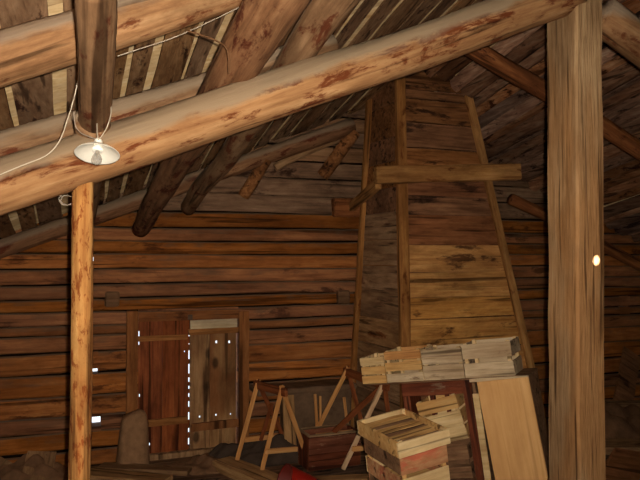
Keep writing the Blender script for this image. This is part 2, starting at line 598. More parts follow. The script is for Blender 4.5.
def slope_board(bm, c0, c1, side, th, round_=False, rng=None):
    """one roof board between slope distances c0..c1 (in X) from the ridge"""
    n = 22
    R_ = []
    base = rng.uniform(-0.008, 0.006) if not round_ else rng.uniform(-0.045, 0.02)
    for i in range(n + 1):
        yy = YA + (YB - YA) * i / n
        a = c0 + rng.uniform(-0.007, 0.007)
        b = c1 + rng.uniform(-0.007, 0.007)
        lift = base + rng.uniform(-0.003, 0.003) * (2.5 if round_ else 1)
        row = []
        prof = [(a, 0.03), (a + 0.12 * (b - a), -0.006), (a + 0.35 * (b - a), -0.026), (b - 0.35 * (b - a), -0.026), (b - 0.12 * (b - a), -0.006), (b, 0.03), (b, th), (a, th)] if round_ else \
               [(a, 0), (b, 0), (b, th), (a, th)]
        for cc, hh in prof:
            x = RIDGE + side * cc
            row.append(bm.verts.new((x, yy, roof(x, yy) + hh + lift)))
        R_.append(row)
    m_ = len(R_[0])
    fs = []
    for i in range(n):
        for k in range(m_):
            fs.append(bm.faces.new((R_[i][k], R_[i][(k + 1) % m_], R_[i + 1][(k + 1) % m_], R_[i + 1][k])))
    fs.append(bm.faces.new(R_[0])); fs.append(bm.faces.new(R_[-1][::-1]))
    bmesh.ops.recalc_face_normals(bm, faces=fs)


for side, reach, mat, rd, seed in ((-1, 9.9, 'batten', False, 5), (1, 10.4, 'battendark', True, 9)):
    bm = bmesh.new()
    rng = random.Random(seed)
    c = 0.02
    while c < reach:
        w = rng.uniform(0.085, 0.16) if side < 0 else rng.uniform(0.07, 0.15)
        g = rng.choice((0.025, 0.04, 0.05, 0.06)) if side < 0 else rng.choice((0.0, 0.004, 0.012))
        slope_board(bm, c, c + w, side, 0.018 if side < 0 else 0.045, rd, rng)
        c += w + g
    finish('roof_board', bm, M[mat], ceiling)
    bm = bmesh.new()
    yy = YA
    while yy < YB:
        w = rng.uniform(0.05, 0.09)
        h = (0.02 if side < 0 else 0.075) + rng.uniform(0, 0.01)
        a, b = (RIDGE, RIDGE + side * reach)
        q = [bm.verts.new((x, y2, roof(x, y2) + h + dz + (0.022 if y2 < yy + w * .5 else 0))) for dz in (0, 0.03) for (x, y2) in ((a, yy - .004), (b, yy - .004), (b, yy + w), (a, yy + w))]  # strips tilted toward the camera so the slits catch more flash
        fs = [bm.faces.new(q[:4]), bm.faces.new(q[4:])] + [bm.faces.new((q[k], q[(k + 1) % 4], q[(k + 1) % 4 + 4], q[k + 4])) for k in range(4)]
        bmesh.ops.recalc_face_normals(bm, faces=fs)
        yy += w
    finish('shingles', bm, M['shingle'], ceiling)

# ------------------------------------------------------------------ hatch doors
zt = dtop
xm0, xm1 = P(188.8, 400, Y=GY).x, P(190.2, 400, Y=GY).x


def leaf(name, x0, x1, boards, mat, hl, y0, th=0.035):
    """one door leaf as boards with real nail holes and chinks cut right through"""
    o = bpy.data.objects.new(name, None)
    C.objects.link(o)
    o.matrix_basis = Matrix.Translation((x0, y0, dbot))
    struct(o)
    bm = bmesh.new()
    xs_all = sorted(boards)
    for a, b in zip(xs_all, xs_all[1:]):
        hs = [h for h in hl if h[0] < b and h[1] > a]
        xs = sorted({a + 0.0012, b - 0.0012} | {min(max(v, a + .0012), b - .0012) for h in hs for v in h[:2]})
        zs = sorted({dbot, zt} | {v for h in hs for v in h[2:]})
        grid = {}
        V = lambda i, j, k: grid.setdefault((i, j, k), bm.verts.new((xs[i], y0 + (0, th)[k], zs[j])))
        solid = lambda i, j: 0 <= i < len(xs) - 1 and 0 <= j < len(zs) - 1 and not any(
            h[0] <= (xs[i] + xs[i + 1]) / 2 <= h[1] and h[2] <= (zs[j] + zs[j + 1]) / 2 <= h[3] for h in hs)
        for i in range(len(xs) - 1):
            for j in range(len(zs) - 1):
                if not solid(i, j): continue
                c = [(i, j), (i + 1, j), (i + 1, j + 1), (i, j + 1)]
                bm.faces.new([V(*q, 0) for q in c]); bm.faces.new([V(*q, 1) for q in c][::-1])
                for (di, dj, e) in ((0, -1, (0, 1)), (1, 0, (1, 2)), (0, 1, (2, 3)), (-1, 0, (3, 0))):
                    if not solid(i + di, j + dj):
                        p_, q_ = c[e[0]], c[e[1]]
                        bm.faces.new((V(*p_, 0), V(*p_, 1), V(*q_, 1), V(*q_, 0)))
    bmesh.ops.recalc_face_normals(bm, faces=bm.faces)
    finish('board_panel', bm, mat, o)
    return o


def px(u0, v0, u1, v1, y_=GY):
    a, b = P(u0, v0, Y=y_), P(u1, v1, Y=y_)
    return (a.x, b.x, b.z, a.z)


DY = GY + 0.02
lh = [px(138.7, 331.5, 140.0, 338), px(138.7, 341, 139.9, 345.5), px(139.2, 394.5, 140.4, 398), px(149, 443.5, 150.5, 447), px(184.5, 351, 185.8, 353),
      ]
rh = [px(216, 341, 218.3, 343.8), px(229, 341, 231.3, 343.8), px(199.4, 416.3, 201.3, 418.8), px(215.8, 414.6, 217.8, 417), px(230.7, 413.8, 232.3, 416)]
xl0, xl1 = d0 - 0.006, xm0
ld = leaf('door_1', xl0, xl1, [xl0, xl0 + (xl1 - xl0) * .48, xl1], M['doorred'], lh, DY)
xr0, xr1 = xm1, d1 - 0.012
rd_ = leaf('door_2', xr0, xr1, [xr0, xr0 + (xr1 - xr0) * .42, xr1], M['doorgrey'], rh, DY)


def piece(name, parent, u0, v0, u1, v1, y0, y1, mat, skew=0.0):
    a, b, z0, z1 = px(u0, v0, u1, v1)
    bm = bmesh.new()
    box_bm(bm, a, b, y0, y1, z0, z1, 0.003)
    for v in bm.verts:
        v.co.z += skew * (v.co.x - a)
    return finish(name, bm, mat, parent)


piece('batten', ld, 138, 336.5, 187.5, 339.5, DY - 0.025, DY, M['trimx'])
piece('batten', ld, 148, 420, 188, 423.5, DY - 0.025, DY, M['trimx'], 0.01)
piece('top_board', rd_, 190.5, 320.5, 237.5, 329.5, DY - 0.016, DY, M['doorpale'], 0.015)
piece('batten', rd_, 188.5, 329.5, 240, 333, DY - 0.03, DY, M['trimx'], 0.01)
piece('batten', rd_, 191, 424, 239, 427.5, DY - 0.025, DY, M['doorgrey'], 0.02)
# backing strip between the two leaves: chinks of daylight interrupt it
bm = bmesh.new()
chinks = [(335, 337), (344, 345), (351, 360), (364.5, 374.5), (378, 383), (386.5, 390), (394, 398), (402, 408), (413, 421), (429, 433.5), (439, 446)]
edge = 320
for a_, b_ in chinks + [(458, 458)]:
    p_, q_ = P(188, edge, Y=DY), P(191, a_, Y=DY)
    box_bm(bm, xm0 - 0.004, xm1 + 0.004, DY + 0.036, DY + 0.05, max(q_.z, dbot), p_.z, 0)
    edge = b_
finish('cover_strip', bm, M['doorred'], ld)
piece('latch_plate', rd_, 187.4, 314.5, 192, 319.5, DY - 0.05, DY - 0.035, M['iron'])
# jambs and head
for nm, (u0, v0, u1, v1), mt in (('trim_1', (126.5, 311, 137, 456), 'trim'), ('trim_2', (238.6, 311, 248, 450), 'trim')):
    a, b, z0, z1 = px(u0, v0, u1, v1)
    bm = bmesh.new(); box_bm(bm, a, b, GY - 0.035, GY + 0.03, max(z0, 0.0), z1, 0.005, jit=0.004, rng=RNG, cuts=6)
    struct(finish(nm, bm, M[mt]))
a, b, z0, z1 = px(126, 312, 249, 320.5)
bm = bmesh.new(); box_bm(bm, d0 - 0.0, d1 + 0.0, GY - 0.02, GY + 0.03, dtop, z1, 0.004)
struct(finish('trim_3', bm, M['wall']))
bm = bmesh.new(); box_bm(bm, d0 - 0.1, d1 + 0.08, GY - 0.03, GY + 0.12, -0.01, 0.045, 0.006)
struct(finish('trim_4', bm, M['oldplank']))

# ------------------------------------------------------------------ roof timbers
BY = 2.46
p0, p1 = P(-70, 212, Y=BY), P(573, -7, Y=BY)
tag(log('principal_beam', p0, p1, 0.092, 0.098, M['beam'], wob=0.008, lump=0.07, seg=24, rings=60),
    'big pale round beam with bark patches sloping up to the squared post', 'beam')
q0 = P(600, 17, Y=BY + 0.03)
q1 = q0 + Vector((3.2, 0, -3.2 * SLOPE * 0.98))
tag(log('principal_beam', q0, q1, 0.085, 0.085, M['rafter'], seg=20),
    'round beam sloping down to the right from the squared post', 'beam')

# squared ridge post
PX, PY, PW, PD = 2.14, 2.40, 0.160, 0.208
bm = bmesh.new()
top = roof(PX, PY) - 0.03
box_bm(bm, 0, PW, 0, PD, 0, top, 0.010, jit=0.0035, rng=random.Random(4), cuts=14)
for v in bm.verts:
    v.co.x += 0.012 * (v.co.z / top - 0.5) * 1.0
post = finish('ridge_post', bm, M['post'], None, Matrix.Translation((PX, PY, 0)))
tag(post, 'thick squared grey wooden post on the right under the ridge', 'post')

# thin round post under the principal beam
pt, pb = P(83, 186, Y=BY), P(80, 480, Y=BY)
dr = (pb - pt).normalized()
pb = pt + dr * (pt.z / -dr.z)
beam_c = p0 + (p1 - p0) * ((pt.x - p0.x) / (p1.x - p0.x))
pt = pt + dr * (-(beam_c.z - 0.06 - pt.z) / -dr.z * 1.0) if False else Vector((pt.x, pt.y, beam_c.z - 0.07))
tag(log('prop_post', pb, pt, 0.036, 0.037, M['pole'], wob=0.003, lump=0.07, seg=16, rings=40),
    'thin round peeled pole propping the big beam on the left', 'post')

G = 'purlins running to the gable'
a, b = P(94, 126, Y=BY - 0.02), P(83, 246, Y=5.48)
e = P(94.5, -22, Y=1.62)
tag(log('purlin', a + (a - b) * 0.02, b, 0.056, 0.05, M['purlin'], lump=0.05, seg=20, rings=40, wob=0.005),
    'grey purlin log running from the big beam to the gable behind the thin pole', 'purlin')
tag(log('purlin', e, a, 0.050, 0.055, M['purlin'], lump=0.06, seg=20, rings=30, wob=0.004),
    'grey purlin log ending right above the white lamp', 'purlin')
a, b = P(236, 64, Y=BY), P(140, 228, Y=5.48)
e = a + (a - b) * 0.6
tag(log('purlin', e, b, 0.094, 0.074, M['purlin_red'], lump=0.07, seg=20, rings=50, wob=0.006),
    'thick brown purlin log crossing the big beam right of the lamp', 'purlin', None)
a, b = P(309, 42, Y=BY), P(188, 208, Y=5.48)
e = a + (a - b) * 0.6
tag(log('purlin', e, b, 0.072, 0.064, M['purlin'], lump=0.07, seg=20, rings=50, wob=0.008),
    'second brown purlin log from the gable, nearest the ridge', 'purlin', None)
a, b = P(266, 158, Y=5.37), P(243, 196, Y=5.50)
tag(log('purlin_stub', a, b, 0.05, 0.05, M['casing_dark'], rings=8),
    'short dark log stub let into the upper gable wall', 'log')
a, b = P(356, 132, Y=5.37), P(322, 176, Y=5.50)
tag(log('purlin_stub', a, b, 0.062, 0.06, M['casing_dark'], rings=8),  # darker wood colour stands in for the weak light this far back
    'darkened log stub high in the gable beside the chimney casing', 'log')


def rafter(y, x0, x1, r, mat, label, dz=0.0, nm='rafter'):
    def c(x): return Vector((x, y, roof(x, y) - r - 0.004 + dz))
    return tag(log(nm, c(x0), c(x1), r, r * 0.95, M[mat], seg=18, wob=0.005), label, 'rafter')


a, b = P(-30, 259, Y=5.38), P(352, 126, Y=5.38)
tag(log('rafter', a, b, 0.066, 0.078, M['purlin_red'], seg=18, wob=0.004), 'brown rafter log lying against the top of the gable wall', 'rafter')
a, b = P(-30, 161, Y=3.05), P(330, 47, Y=3.05)
tag(log('rafter', a, b, 0.078, 0.075, M['purlin'], seg=18), 'dusty rafter log just behind the big beam', 'rafter')
a, b = P(-60, 80, Y=2.36), P(310, -34, Y=2.36)
tag(log('rafter', a, b, 0.083, 0.078, M['rafter'], seg=20, rings=30), 'pale round rafter nearest the camera at upper left', 'rafter')
a, b = P(452, 34, Y=3.6), P(560, 101, Y=3.6)
tag(log('rafter', a, b + (b - a) * 2.2, 0.062, 0.055, M['rafter_red'], seg=18), 'reddish rafter descending right between chimney casing and post', 'rafter')
a, b = P(512, 198, Y=4.62), P(655, 274, Y=4.62)
tag(log('rafter', a, b + (b - a) * 0.3, 0.05, 0.05, M['rafter_red'], seg=18), 'reddish rafter low on the right roof slope behind the post', 'rafter')
rafter(2.9, RIDGE + 0.1, RIDGE + 4.5, 0.05, 'rafter_red', 'rafter on the right slope just past the squared post', -0.01)
a, b = P(276, 169, Y=5.42), P(338, 140, Y=5.42)
tag(log('pole', a, b, 0.035, 0.03, M['oldplank'], bow=0.02), 'pale crooked pole at the top of the gable wall', 'pole')

# ------------------------------------------------------------------ boarded chimney casing
ROOT = thing('chimney_casing', 'tall tapering boarded chimney casing under the ridge', 'chimney', (P(403, 345, Y=4.6).x, 4.6, 0))


def edge_line(pa, pb):
    """extend a corner line down to the floor and up to the roof"""
    d = (pb - pa)
    lo = pa + d * ((0.0 - pa.z) / d.z)
    t = 1.0
    for _ in range(60):
        q = pa + d * ((roof(lo.x, pa.y) - pa.z) / d.z) if False else None
        break
    return lo, d


def corner(u0, v0, y0, u1, v1, y1):
    a_, b_ = P(u0, v0, Y=y0), P(u1, v1, Y=y1)
    d_ = b_ - a_
    f = lambda z: a_ + d_ * ((z - a_.z) / d_.z)
    return f


FL = corner(403, 345, 4.6, 398, 80, 4.76)
FR = corner(530, 370, 4.6, 462.5, 75, 4.76)
BL = corner(356.5, 350, 5.36, 371.5, 92, 5.22)
BR = lambda z: Vector((FR(z).x, BL(z).y, z))
ZTOP = 3.22


def planks(name, A, B, zs, mats, mis, outw, th=0.022):
    bm = bmesh.new()
    for (z0, z1), mi in zip(zip(zs, zs[1:]), mis):
        n = 6
        R_ = []
        dj = RNG.uniform(-0.004, 0.004)
        s0, s1 = RNG.uniform(-.006, .006), RNG.uniform(-.006, .006)
        for i in range(n + 1):
            t = i / n
            zlo, zhi = z0 + 0.003 + s0 * t, z1 - 0.003 + s1 * t
            lo, hi = A(zlo).lerp(B(zlo), t), A(zhi).lerp(B(zhi), t)
            R_.append([bm.verts.new(v) for v in (lo + outw * dj, hi + outw * dj, hi - outw * th, lo - outw * th)])
        fs = []
        for i in range(n):
            for k in range(4):
                fs.append(bm.faces.new((R_[i][k], R_[i][(k + 1) % 4], R_[i + 1][(k + 1) % 4], R_[i + 1][k])))
        fs.append(bm.faces.new(R_[0])); fs.append(bm.faces.new(R_[-1][::-1]))
        bmesh.ops.recalc_face_normals(bm, faces=fs)
        for f in fs: f.material_index = mi
    return finish(name, bm, mats, ROOT)


vfront = [465, 425, 385, 347, 318, 297, 272, 245, 215, 196, 172, 148, 122, 98]
zf = [0.0] + [P(440, v, Y=4.66).z for v in vfront[1:]] + [3.0, ZTOP]
planks('front_panel', FL, FR, zf, [M['casing_dark'], M['casing_red'], M['casing_yellow']], [0, 2, 2, 2, 2, 2, 2, 1, 0, 1, 0, 0, 0, 0, 0], Vector((0, -1, 0)))
zl = [0, .25, .5, .72, .9, 1.12, 1.36, 1.56, 1.78, 2.0, 2.2, 2.42, 2.62, 2.9, ZTOP]
planks('side_panel', BL, FL, zl, [M['casing_side'], M['casing_dark']], [0, 0, 0, 0, 0, 0, 0, 0, 0, 1, 1, 1, 1, 1], Vector((-1, 0, 0)))
planks('side_panel', FR, BR, zl, [M['casing_dark']], [0] * 14, Vector((1, 0, 0)))
planks('back_panel', BR, BL, zl, [M['casing_dark']], [0] * 14, Vector((0, 1, 0)))
off = Vector((-.005, -.012, 0))
log_w = 0.045
for fn, w, ofs, mt in ((FL, 0.085, (0.01, -0.012, 0), 'strip'), (FR, 0.062, (0.0, -0.015, 0), 'bar'), (BL, 0.055, (-0.012, 0.0, 0), 'strip'), (BR, 0.06, (0.0, 0, 0), 'strip')):
    o_ = Vector(ofs)
    bar('corner_post', fn(0) + o_, fn(ZTOP - 0.02) + o_, w, 0.05, M[mt], ROOT, up=(0, -1, 0), bev=0.006, jit=0.003, cuts=12)
a, b = P(375, 175, Y=4.60), P(519, 172, Y=4.60)
bar('collar_bar', a, b, 0.075, 0.135, M['bar'], ROOT, up=ZV, bev=0.008, jit=0.004, cuts=8)
a = P(333, 207.5, Y=5.36)
bar('collar_bar', a, a + Vector((1.25, 0, 0.03)), 0.09, 0.165, M['rafter_red'], ROOT, up=ZV, bev=0.012, jit=0.003, cuts=6)
a, b = P(381, 184, Y=4.60), P(351, 207, Y=5.34)
bar('side_bar', a + Vector((-.02, 0, 0)), b, 0.05, 0.085, M['bar'], ROOT, up=ZV, bev=0.008, jit=0.003, cuts=6)

# sooty masonry plinth beside the casing
xa, xb = P(286, 400, Y=5.3).x, BL(0).x - 0.05
zt_ = P(320, 384, Y=5.3).z
bm = bmesh.new()
box_bm(bm, xa, xb, 5.28, 5.485, 0.0, zt_ - 0.05, 0.012, jit=0.008, rng=RNG, cuts=6)
pl = finish('masonry_plinth', bm, M['stone'], None)
tag(pl, 'low sooty grey masonry plinth between hatch and chimney casing', 'plinth')
bm = bmesh.new()
box_bm(bm, P(256, 384, Y=5.25).x, xb + 0.02, 5.2, 5.49, zt_ - 0.045, zt_, 0.008, jit=0.006, rng=RNG, cuts=6, axis=0)
finish('ledge', bm, M['stone'], pl)

# ------------------------------------------------------------------ crates
def axes_mat(loc, ax, ay, az):
    m = Matrix((ax.normalized(), ay.normalized(), az.normalized())).transposed()
    return at(loc, m)


def crate(name, label, mw, L_, W_, H_, front, side, group=None, mats=None, slats=2, gap=0.02, bottom='slat_yellow', ends=None, th=0.009):
    """an open fruit crate; local x along its front, y backwards, z up"""
    t = bpy.data.objects.new(name, None)
    C.objects.link(t)
    t.empty_display_size = 0.05
    t.matrix_basis = mw
    tag(t, label, 'crate', group)
    pr = 0.022

    def bx(nm, x0, x1, y0, y1, z0, z1, mt, ax=0):
        bm = bmesh.new()
        box_bm(bm, x0, x1, y0, y1, z0, z1, 0.0015, jit=0.0015, rng=RNG, cuts=3, axis=ax)
        return finish(nm, bm, M[mt], t, mw)
    for x in (th, L_ - pr - th):
        for yv in (th, W_ - pr - th):
            bx('corner_post', x, x + pr, yv, yv + pr, 0, H_ + 0.006, mats[0], 2)
    hs = (H_ - gap * (slats - 1)) / slats
    for k in range(slats):
        z0 = k * (hs + gap)
        mt = front[k % len(front)]
        bx('slat', 0, L_, 0, th, z0, z0 + hs, mt)
        bx('slat', 0, L_, W_ - th, W_, z0, z0 + hs, mt)
        sm_ = side[k % len(side)]
        bx('end_board', 0, th, th, W_ - th, z0, z0 + hs, sm_, 1)
        bx('end_board', L_ - th, L_, th, W_ - th, z0, z0 + hs, sm_, 1)
    n = 5
    for k in range(n):
        y0 = th + (W_ - 2 * th) * k / n
        bx('bottom_slat', th, L_ - th, y0 + 0.004, y0 + (W_ - 2 * th) / n - 0.006, 0.0, 0.008, bottom)
    return t


# cabinet: leaning to the left, its open painted bay beside a bare pale door
TILT = math.radians(8.2)
TURN = math.radians(-28)                                     # its left end stands farther back
ca = (RT * math.cos(TURN) - FH * math.sin(TURN))
ca = (RT * math.cos(TURN) + FH * math.sin(TURN))
cback = ZV.cross(ca)
AX = ca * math.cos(TILT) + ZV * math.sin(TILT)
AZ = -ca * math.sin(TILT) + ZV * math.cos(TILT)
AYb = AZ.cross(AX)
O = P(470, 380, D=4.18)
CW = axes_mat(O, AX, AYb, AZ)
PXM = 4.18 / F
cab = bpy.data.objects.new('cabinet', None); C.objects.link(cab); cab.matrix_basis = CW
tag(cab, 'leaning cabinet with red-brown open frame and a pale bare door', 'cabinet')


def cb(nm, x0, x1, y0, y1, z0, z1, mt, ax=2, par=None):
    bm = bmesh.new()
    box_bm(bm, x0, x1, y0, y1, z0, z1, 0.003, jit=0.0015, rng=RNG, cuts=4, axis=ax)
    return finish(nm, bm, M[mt], par or cab, CW)


Lx, Rx, Hc = -0.47, 0.365, 0.86
cb('top_board', Lx - 0.28, Rx, 0.0, 0.30, 0.0, 0.010, 'slat_brown', 0)
cb('top_rail', Lx, 0.0, 0.0, 0.03, -0.085, 0.0, 'redpaint_x', 0)
cb('stile', -0.052, 0.0, -0.004, 0.03, -Hc, -0.0, 'redpaint')
cb('stile', Lx, Lx + 0.05, 0.0, 0.03, -Hc + .1, -0.085, 'redpaint')
cb('divider', -0.30, -0.27, 0.05, 0.08, -0.30, -0.085, 'redpaint')
cb('divider', -0.215, -0.19, 0.10, 0.13, -0.30, -0.085, 'redpaint')
cb('side_panel', Lx, Lx + 0.02, 0.03, 0.29, -Hc + .1, 0.0, 'redpaint')
cb('side_panel', Rx - 0.02, Rx, 0.0, 0.29, -Hc, 0.0, 'slat_brown')
cb('partition', 0.0, 0.02, 0.03, 0.29, -Hc, 0.0, 'slat_brown')
cb('back_panel', Lx + 0.02, Rx - 0.02, 0.28, 0.292, -Hc + .06, 0.0, 'casing_dark')
cb('bottom_board', Lx + 0.02, Rx - 0.02, 0.0, 0.28, -Hc, -Hc + 0.02, 'slat_brown', 0)
dr_ = cb('door_panel', 0.045, Rx - 0.002, -0.022, 0.0, -Hc + 0.02, -0.012, 'palepanel')
dr_['label'] = 'bare pale door panel'
dr_.matrix_basis = Matrix.Translation((0.045, 0, 0)) @ Matrix.Rotation(math.radians(-2.5), 4, 'Y') @ Matrix.Translation((-0.045, 0, 0))
cb('edge_strip', 0.004, 0.045, -0.012, 0.0, -Hc + 0.02, -0.085, 'slat_pale')
cb('door_head', 0.0, Rx, -0.018, 0.0, -0.012, 0.010, 'slat_grey', 0)

crs = [('slatted pale yellow crate, leftmost on the cabinet top', -0.748, 0.178, 0.175, ['slat_yellow', 'slat_yellow', 'slat_pale'], ['slat_pale'], 3, 0.010, 'slat_pale'),
       ('crate with an orange upper slat on the cabinet top', -0.565, 0.258, 0.205, ['slat_grey', 'slat_yellow', 'slat_orange'], ['slat_pale'], 3, 0.018, 'slat_pale'),
       ('grey two-board crate on the cabinet top, third from the left', -0.302, 0.270, 0.195, ['slat_grey', 'slat_grey'], ['slat_grey'], 2, 0.008, 'slat_grey'),
       ('whitish grey crate with a dark slot, rightmost on the cabinet top', -0.027, 0.308, 0.21, ['slat_grey', 'slat_grey'], ['slat_grey'], 2, 0.03, 'slat_grey')]
for lb, x, L_, H_, fr, sd, n, gp, bt in crs:
    mw = CW @ Matrix.Translation((x, 0.006, 0.011))
    crate('fruit_crate', lb, mw, L_, 0.26, H_, fr, sd, 'fruit crates on the cabinet', mats=['slat_pale'], slats=n, gap=gp, bottom=bt)

# crates inside the open bay
r_in = Matrix.Rotation(math.radians(-10), 4, 'Y')
mw = CW @ Matrix.Translation((-0.325, -0.03, -0.40)) @ r_in
crate('fruit_crate', 'pale slatted crate tipped up in the open cabinet bay', mw, 0.275, 0.26, 0.275, ['slat_pale', 'slat_pale', 'slat_yellow'], ['slat_yellow'], None, mats=['slat_pale'], slats=3, gap=0.014)
mw = CW @ Matrix.Translation((-0.33, 0.0, -0.62)) @ Matrix.Rotation(math.radians(-3), 4, 'Y')
crate('fruit_crate', 'brown crate under the pale tipped crate in the cabinet bay', mw, 0.26, 0.25, 0.2, ['slat_brown', 'slat_brown'], ['slat_brown'], None, mats=['slat_brown'], slats=2, gap=0.03, bottom='slat_brown')

# foreground stack of crates
tf, tl, tr = P(397.5, 444, D=3.32), P(357, 419.5, D=3.75), P(448.5, 428.5, D=3.45)
ax = (tr - tf); ay = (tl - tf)
Lx_, Ly_ = ax.length, ay.length
axn = ax.normalized()
ayn = (ay - axn * ay.dot(axn)).normalized()
# share the skew between both edges
az = axn.cross(ayn)
ayd = ay.normalized()
bis = (axn + ayd).normalized(); per = az.cross(bis).normalized()
axn = (bis - per).normalized(); ayn = (bis + per).normalized(); az = axn.cross(ayn)
TH = 0.078
mw = axes_mat(tf - az * TH, axn, ayn, az)
tray = crate('fruit_crate', 'shallow pale yellow tray crate on top of the front stack', mw, Lx_, Ly_ * 0.97, TH, ['slat_pale'], ['slat_yellow'], 'front stack of crates', mats=['slat_pale'], slats=1, bottom='slat_yellow', th=0.014)
# a slatted false floor and loose laths inside the tray
for k in range(9):
    y0 = 0.03 + k * (Ly_ * 0.97 - 0.06) / 9
    bm = bmesh.new()
    box_bm(bm, 0.03, Lx_ - 0.03, y0, y0 + 0.04, TH * .66, TH * .66 + 0.008, 0.0015, jit=0.003, rng=RNG, cuts=2, axis=0)
    finish('inner_lath', bm, M['slat_yellow' if k % 3 else 'slat_brown'], tray, mw)
low = mw.copy()
H2 = 0.20
mw2 = mw @ Matrix.Translation((0.012, 0.012, -H2 - 0.006)) 
crate('fruit_crate', 'rosy printed crate under the shallow tray', mw2, Lx_ - 0.03, Ly_ * 0.97 - 0.05, H2, ['slat_pale', 'slat_rosy'], ['slat_rosy', 'slat_brown'], 'front stack of crates', mats=['slat_yellow'], slats=2, gap=0.02)
zb_ = (mw2 @ Vector((Lx_ * .4, Ly_ * .4, 0))).z
H3 = 0.26
mw3 = mw @ Matrix.Translation((0.02, 0.02, -H2 - H3 - 0.012))
crate('fruit_crate', 'brown crate at the bottom of the front stack', mw3, Lx_ - 0.04, Ly_ * 0.97 - 0.06, H3, ['slat_brown', 'slat_rosy'], ['slat_brown'], 'front stack of crates', mats=['slat_brown'], slats=2, gap=0.02)
zb3 = (mw3 @ Vector((0.2, 0.2, 0))).z
c3 = mw3 @ Vector((Lx_ * .5, Ly_ * .45, 0))
bm = bmesh.new()
box_bm(bm, c3.x - 0.2, c3.x + 0.2, c3.y - 0.2, c3.y + 0.2, 0.0, max(0.03, zb3 - 0.03), 0.01, jit=0.006, rng=RNG)
tag(finish('wood_block', bm, M['oldplank']), 'rough wooden block under the front stack of crates', 'block')

# ------------------------------------------------------------------ trestles
def trestle(label, A1, A2, feet1, feet2, stretch, mats, extra=()):
    t = thing('trestle', label, 'trestle', ((A1 + A2) / 2 - ZV * ((A1 + A2) / 2).z))
    for k, (ap, fts) in enumerate(((A1, feet1), (A2, feet2))):
        for j, ft in enumerate(fts):
            bar('leg', ft, ap + (ap - ft).normalized() * 0.02, 0.034, 0.024, M[mats[2 * k + j]], t, up=FH)
    d_ = (A2 - A1).normalized()
    bar('top_rail', A1 - d_ * 0.05 - ZV * .025, A2 + d_ * 0.06 - ZV * .025, 0.028, 0.062, M[mats[4]], t, up=ZV)
    for p_, q_ in stretch:
        bar('stretcher', p_, q_, 0.022, 0.036, M['trestle'], t, up=ZV)
    for p_, q_, w, mt in extra:
        bar('brace', p_, q_, w, 0.022, M[mt], t, up=FH)
    return t


def fl(u, v, D, z=0.06):      # a foot: sight line direction at a distance, dropped to height z
    p_ = P(u, v, D=D)
    return Vector((p_.x, p_.y, z))


A1, A2 = P(258, 382, D=5.2), P(282, 388, D=4.92)
f1 = (P(237, 460, Z=0.07), fl(291, 445, 5.55, 0.0))
f2 = (P(262, 470, Z=0.07), fl(309, 455, 5.28, 0.0))
trestle('narrow lath trestle near the hatch doors, standing on a timber', A1, A2, f1, f2,
        [(P(244, 440, D=5.17), P(281, 435.5, D=5.42)), (P(266, 451.5, D=4.86), P(297, 449, D=5.1))],
        ['trestle', 'trestle_red', 'trestle', 'trestle', 'trestle_red'],
        [(P(272, 404, D=5.05), P(261, 440, D=5.25), 0.03, 'trestle_red')])
A1, A2 = P(347.5, 369, D=5.28), P(384, 382, D=4.78)
f1 = (P(306, 452, Z=0.0), fl(371, 450, 5.42, 0.0))
f2 = (P(343, 469, Z=0.06), fl(396, 450, 5.0, 0.0))
trestle('taller trestle beside the crates with one pale leg', A1, A2, f1, f2,
        [(P(316, 436, D=5.2), P(366, 430, D=5.38)), (P(352, 449, D=4.86), P(390, 446, D=4.95))],
        ['trestle', 'trestle_red', 'trestle_pale', 'trestle_red', 'trestle_red'],
        [(P(381, 387, D=4.85), P(334, 432, D=5.16), 0.04, 'trestle_red')])

# ------------------------------------------------------------------ chest, bucket, timbers, laths, debris
nc = P(309, 472, Z=0.0)
chx = (RT * 0.925 + FH * 0.38).normalized()
chy = ZV.cross(chx)
cw = axes_mat(nc, chx, chy, ZV)
chest = bpy.data.objects.new('chest', None); C.objects.link(chest); chest.matrix_basis = cw
tag(chest, 'dark red-brown open wooden chest between the two trestles', 'chest')
CL, CD, CH = 0.44, 0.24, 0.26


def cx(nm, x0, x1, y0, y1, z0, z1, mt, ax=0):
    bm = bmesh.new(); box_bm(bm, x0, x1, y0, y1, z0, z1, 0.003, jit=0.002, rng=RNG, cuts=3, axis=ax)
    return finish(nm, bm, M[mt], chest, cw)


# its left end runs back to the left
cx('front_board', 0, CL, 0, 0.018, 0.125, CH, 'chest')
cx('front_board', 0, CL, 0.006, 0.02, 0.0, 0.122, 'redpaint_x')
cx('back_board', 0, CL, CD - 0.018, CD, 0, CH, 'chest')
cx('end_board', 0, 0.018, 0.02, CD - 0.018, 0, CH, 'redpaint', 1)
cx('end_board', CL - 0.018, CL, 0.02, CD - 0.018, 0, CH, 'redpaint', 1)
cx('bottom_board', 0.018, CL - 0.018, 0.02, CD - 0.018, 0, 0.015, 'chest')
cx('rim', -0.004, CL, -0.006, 0.026, CH, CH + 0.012, 'chestrim')
cx('rim', -0.006, 0.024, 0.026, CD, CH, CH + 0.012, 'chestrim', 1)
cx('rim', 0.024, CL, CD - 0.025, CD, CH, CH + 0.012, 'chestrim')

